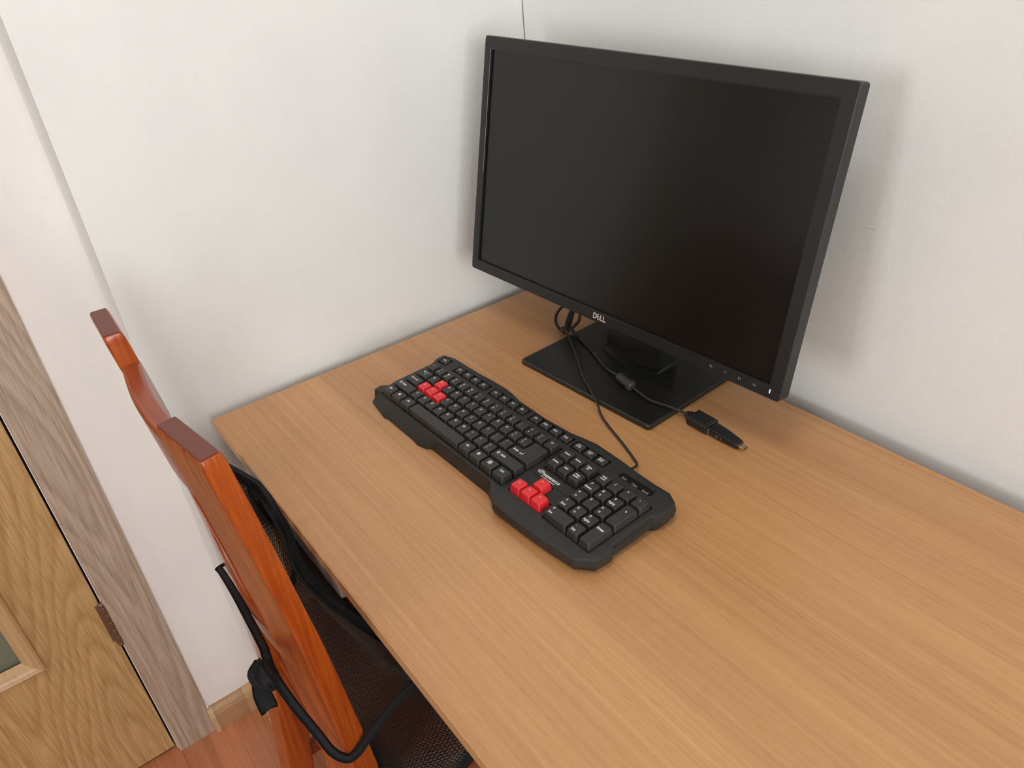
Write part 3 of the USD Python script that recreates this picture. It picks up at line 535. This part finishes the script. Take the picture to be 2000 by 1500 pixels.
tip = to_manifold(loft_x([ar(0.0850, 0.0086, 0.0028, .0051), ar(0.0935, 0.0086, 0.0028, .0051)])) - to_manifold(loft_x([ar(0.0870, 0.0074, 0.0017, .0051), ar(0.0955, 0.0074, 0.0017, .0051)]))
obj('connector_tip', pl(from_manifold(tip), A0), GOLD, ad, label='pale gold metal tip')
obj('emblem', pl(cat_([sweep([(0.0545+0.0016*cos(a), -0.00955, 0.0063+0.0016*sin(a)) for a in np.linspace(0, 2*np.pi, 17)], circ(0.0002, 5), caps=False), sweep([(0.0600+0.0020*cos(a), -0.00925, 0.0062+0.0020*sin(a)) for a in np.linspace(0, 2*np.pi, 17)], circ(0.0002, 5), caps=False)]), A0), GREYP, ad)

# ------------------------------------------------------------------ chair
CH0 = np.array((0.317, -0.66, 0.0))
ch = thing('chair', 'reddish brown stained wooden chair with a slatted back, pushed under the desk', 'chair', CH0)
def yc(z):          # centre line of the back, leaning away from the desk above the seat, raked below it
    return float(np.interp(z, [0, 0.20, 0.40, 0.52, 0.75, 0.90, 1.0], [-0.725, -0.694, -0.671, -0.6665, -0.6810, -0.6965, -0.7085]))
def th(z): return float(np.interp(z, [0, .3, .5, .8, 1.0], [.034, .040, .029, .0205, .0205]))
def turn(r, x0, x1, z, yaw):     # the posts stand turned a little, following the curve of the back
    c = np.array(((x0+x1)/2, yc(z))); d = r[:, :2] - c; r = r.copy()
    r[:, :2] = c + np.c_[d[:, 0]*math.cos(yaw)-d[:, 1]*math.sin(yaw), d[:, 0]*math.sin(yaw)+d[:, 1]*math.cos(yaw)]; return r
def post(x0, x1, yaw):
    R = []
    for z in [0.0, 0.003] + list(np.linspace(0.05, 0.97, 24)) + [0.990, 0.998, 1.0]:
        e = 0.0 if z < 0.995 else (0.0008 if z < 0.9995 else 0.0025); e += 0.003 if z == 0 else 0
        t = max(th(z)/2-e, .003); g = np.interp(z, [0, 0.45, 0.6], [0.020, 0.006, 0.0])
        xa, xb = x0+e+g*(x0 < .3), x1-e-g*(x1 > .3)
        R.append(turn(ring([(xa, yc(z)-t), (xb, yc(z)-t), (xb, yc(z)+t), (xa, yc(z)+t)], min(0.003, t*.8), z, 3), x0, x1, z, yaw) - CH0)
    return loft(R)
XF0, XF1, XN0, XN1 = 0.128, 0.208, 0.415, 0.498
YAWF, YAWN = -0.03, 0.15
obj('back_post', post(XF0, XF1, YAWF), CHAIR, ch, smooth=40)
obj('back_post', post(XN0, XN1, YAWN), CHAIR, ch, smooth=40)
ENDG = plain('mahogany_end_grain', (0.150, 0.036, 0.021), 0.42, 0.5, bump=(400.0, 0.2, 0.0005))
for xa, xb, yw in ((XF0, XF1, YAWF), (XN0, XN1, YAWN)):
    t = th(1.0)/2
    obj('post_end', loft([turn(ring([(xa+e, yc(1)-t+e), (xb-e, yc(1)-t+e), (xb-e, yc(1)+t-e), (xa+e, yc(1)+t-e)], 0.002, z, 2), xa, xb, 1.0, yw) - CH0 for e, z in ((0.0018, 0.9992), (0.0018, 1.0003), (0.0028, 1.0006))]), ENDG, ch, label='darker end grain')
def rail(x0, x1, z0, z1, t, bow=0.004, dy=0.0):
    R = []
    for x in np.linspace(x0, x1, 13):
        s = (x-x0)/(x1-x0); dyb = -bow*math.sin(math.pi*s)
        q = rounded([(-t/2, z0), (t/2, z0), (t/2, z1), (-t/2, z1)], min(0.004, t*.3), 3)
        R.append(np.array([(x, yc(z)+dy+dyb+y, z) for y, z in q]) - CH0)
    return loft_x(R)
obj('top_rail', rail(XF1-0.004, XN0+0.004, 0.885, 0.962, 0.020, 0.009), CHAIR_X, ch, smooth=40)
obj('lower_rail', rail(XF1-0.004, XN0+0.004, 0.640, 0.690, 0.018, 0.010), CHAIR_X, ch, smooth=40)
for k in range(5):
    xm = XF1 + (XN0-XF1)*(k+0.5)/5 + 0.0
    R = []
    for z in np.linspace(0.682, 0.893, 9):
        s = (xm-XF1)/(XN0-XF1); d = -0.010*math.sin(math.pi*s)
        R.append(ring([(xm-.014, yc(z)+d-.0055), (xm+.014, yc(z)+d-.0055), (xm+.014, yc(z)+d+.0055), (xm-.014, yc(z)+d+.0055)], 0.002, z, 2) - CH0)
    obj('slat', loft(R), CHAIR, ch, smooth=40)
seat = [ring([(0.135+d, -0.672+d), (0.496-d, -0.672+d), (0.520-d, -0.245-d), (0.111+d, -0.245-d)], 0.02, z, 5) - CH0 for d, z in ((0.006, 0.432), (0.0, 0.437), (0.0, 0.452), (0.005, 0.457))]
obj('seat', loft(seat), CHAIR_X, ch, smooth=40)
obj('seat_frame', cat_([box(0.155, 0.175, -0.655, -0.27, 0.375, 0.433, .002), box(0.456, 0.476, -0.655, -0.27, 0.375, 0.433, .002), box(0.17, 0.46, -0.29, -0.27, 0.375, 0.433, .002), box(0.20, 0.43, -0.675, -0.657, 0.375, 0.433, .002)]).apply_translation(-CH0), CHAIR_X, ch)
for xx in (0.125, 0.472):
    R = [ring([(xx+e, -0.300+e), (xx+.034-e, -0.300+e), (xx+.034-e, -0.266-e), (xx+e, -0.266-e)], .006, z, 3) - CH0 for e, z in ((.007, 0), (.006, .004), (0, .36), (0, .434))]
    obj('front_leg', loft(R), CHAIR, ch, smooth=40)
for x0, x1 in ((0.150, 0.168), (0.462, 0.480)):
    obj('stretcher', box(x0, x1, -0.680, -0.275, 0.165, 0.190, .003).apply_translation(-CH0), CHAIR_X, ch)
obj('bracket', cat_([box(0.4105, 0.4245, yc(.70)-.0125, yc(.70)-.0100, .676, .712, .0006), box(0.4215, 0.4242, yc(.70)-.0125, yc(.70)+.004, .676, .712, .0006)]).apply_translation(-CH0), METAL, ch, label='small steel bracket')

# ------------------------------------------------------------------ mesh back support strapped to the chair
LS0 = np.array((0.33, -0.62, 0.46))
ls = thing('back_support', 'black mesh lumbar support with an elastic strap knotted round the chair back', 'back support', LS0)
TOPC = [(0.132, -0.668, 0.772), (0.150, -0.650, 0.764), (0.172, -0.632, 0.747), (0.1920, -0.6185, 0.732), (0.2260, -0.6190, 0.733), (0.2500, -0.6185, 0.720), (0.2640, -0.6175, 0.700), (0.2870, -0.6220, 0.688), (0.3155, -0.6240, 0.6785), (0.3410, -0.6200, 0.6705), (0.3720, -0.6130, 0.6665), (0.4090, -0.6020, 0.6625), (0.4450, -0.5920, 0.6620), (0.505, -0.574, 0.660), (0.548, -0.560, 0.650)]
BOTC = [(x, y, 0.4685) for x, y in ((0.130, -0.643), (0.170, -0.643), (0.230, -0.643), (0.280, -0.643), (0.330, -0.643), (0.380, -0.643), (0.430, -0.643), (0.475, -0.640), (0.505, -0.622), (0.525, -0.575))]
tc_, bc_ = catmull(TOPC, 12), catmull(BOTC, 12)
def surf(u, w):
    """u 0..1 across, w 0..1 from top to bottom"""
    def at(C): i = u*(len(C)-1); k = min(int(i), len(C)-2); f = i-k; return C[k]*(1-f)+C[k+1]*f
    a, b_ = at(tc_), at(bc_)
    p = a*(1-w)+b_*w; p[1] += 0.052*math.sin(math.pi*min(1, w))**3*(0.55+0.45*math.sin(math.pi*u))
    p[0] += 0.018*math.sin(math.pi*w)*(u-0.5)*2; return p - LS0
NU, NW = 112, 76
G = np.array([[surf(i/NU, j/NW) for j in range(NW+1)] for i in range(NU+1)])
def thread(p, r):
    P_ = np.array(p); t = np.gradient(P_, axis=0); t /= np.linalg.norm(t, axis=1)[:, None]
    n = np.cross(t, (0.3, 1.0, 0.2)); n /= np.linalg.norm(n, axis=1)[:, None]; b_ = np.cross(t, n)
    V = np.concatenate([P_ + r*(cos(a)*n + sin(a)*b_) for a in (0, 2.094, 4.189)]); m = len(P_); F = []
    for s in range(3):
        q = (s+1) % 3
        for i in range(m-1): F += [(s*m+i, s*m+i+1, q*m+i+1), (s*m+i, q*m+i+1, q*m+i)]
    return V, np.array(F)
VV, FF, off = [], [], 0
for i in range(0, NU):                              # zigzag threads that touch their neighbours: a hexagonal net
    pts = []
    for j in range(NW+1):
        s = (0.20 if (j + i) % 2 else 0.80) if 0 else (0.5 + (0.46 if ((j//1 + i) % 2) else -0.02)*(1 if i % 2 == 0 else 1))
        a = G[i, j]*(1-s)+G[i+1, j]*s; pts.append(a)
    v, f = thread(pts, 0.00082); VV.append(v); FF.append(f+off); off += len(v)
for j in range(0, NW+1, 1):
    v, f = thread(G[:, j][::2], 0.00062); VV.append(v); FF.append(f+off); off += len(v)
obj('netting', trimesh.Trimesh(np.vstack(VV), np.vstack(FF), process=False), NET, ls, label='fine black netting', kind='stuff')
flat = lambda w, t: rounded([(-w/2, -t/2), (w/2, -t/2), (w/2, t/2), (-w/2, t/2)], t*.4, 2)
obj('border', sweep(G[:, 0], flat(0.0036, 0.0145), up=(0, 0.15, 1)), FABRIC, ls, smooth=40)
obj('border', sweep(G[:, -1], flat(0.0036, 0.016), up=(0, 0.1, 1)), FABRIC, ls, smooth=40)
for e in (0, -1):
    obj('border', sweep(G[e], flat(0.016, 0.0040), up=(0, 1, 0.2)), FABRIC, ls, smooth=40)
obj('centre_strap', sweep([G[20, j] + (0, -0.002, 0) for j in range(0, NW+1, 2)], flat(0.016, 0.003), up=(0, 1, 0.2)), FABRIC, ls, smooth=40)
STR = [(0.542, -0.575, 0.690), (0.520, -0.615, 0.645), (0.505, -0.650, 0.600), (0.5025, -0.667, 0.583), (0.5005, -0.679, 0.581), (0.491, -0.6895, 0.592), (0.474, -0.695, 0.611), (0.452, -0.703, 0.640), (0.435, -0.7085, 0.668), (0.421, -0.7085, 0.681), (0.404, -0.706, 0.683), (0.388, -0.704, 0.679), (0.325, -0.700, 0.660), (0.255, -0.6965, 0.645), (0.170, -0.692, 0.606), (0.138, -0.6905, 0.592), (0.1250, -0.6895, 0.587), (0.1238, -0.665, 0.590), (0.1255, -0.645, 0.610)]
obj('strap', sweep(catmull(STR, 6) - LS0, flat(0.0020, 0.0088), up=(0, 0, 1)), FABRIC, ls, smooth=40)
def lump(c, r, seed):
    m = trimesh.creation.icosphere(3, 1.0); v = np.array(m.vertices)
    v *= (1 + 0.16*np.sin(3.1*v[:, 0]+seed)*np.cos(3.7*v[:, 2]+seed) + 0.08*np.sin(8*v[:, 1]+3*v[:, 2]))[:, None]
    m.vertices = v*r + np.array(c) - LS0; return m
kn = [lump((0.432, -0.7165, 0.684), (0.0165, 0.0105, 0.0135), 1.0), lump((0.4255, -0.7215, 0.680), (0.0115, 0.0085, 0.0125), 2.3)]
kn.append(sweep(catmull(np.array([(0.418, -0.716, 0.694), (0.428, -0.728, 0.692), (0.440, -0.726, 0.682), (0.444, -0.716, 0.672)]) - LS0, 6), flat(0.0030, 0.0105), up=(1, 0, 0.6)))
kn.append(sweep(catmull(np.array([(0.428, -0.722, 0.680), (0.434, -0.7265, 0.668), (0.440, -0.727, 0.656), (0.444, -0.7265, 0.649)]) - LS0, 6), flat(0.0026, 0.0180), up=(0, 1, 0.3)))
obj('knot', cat_(kn), FABRIC, ls, smooth=50)
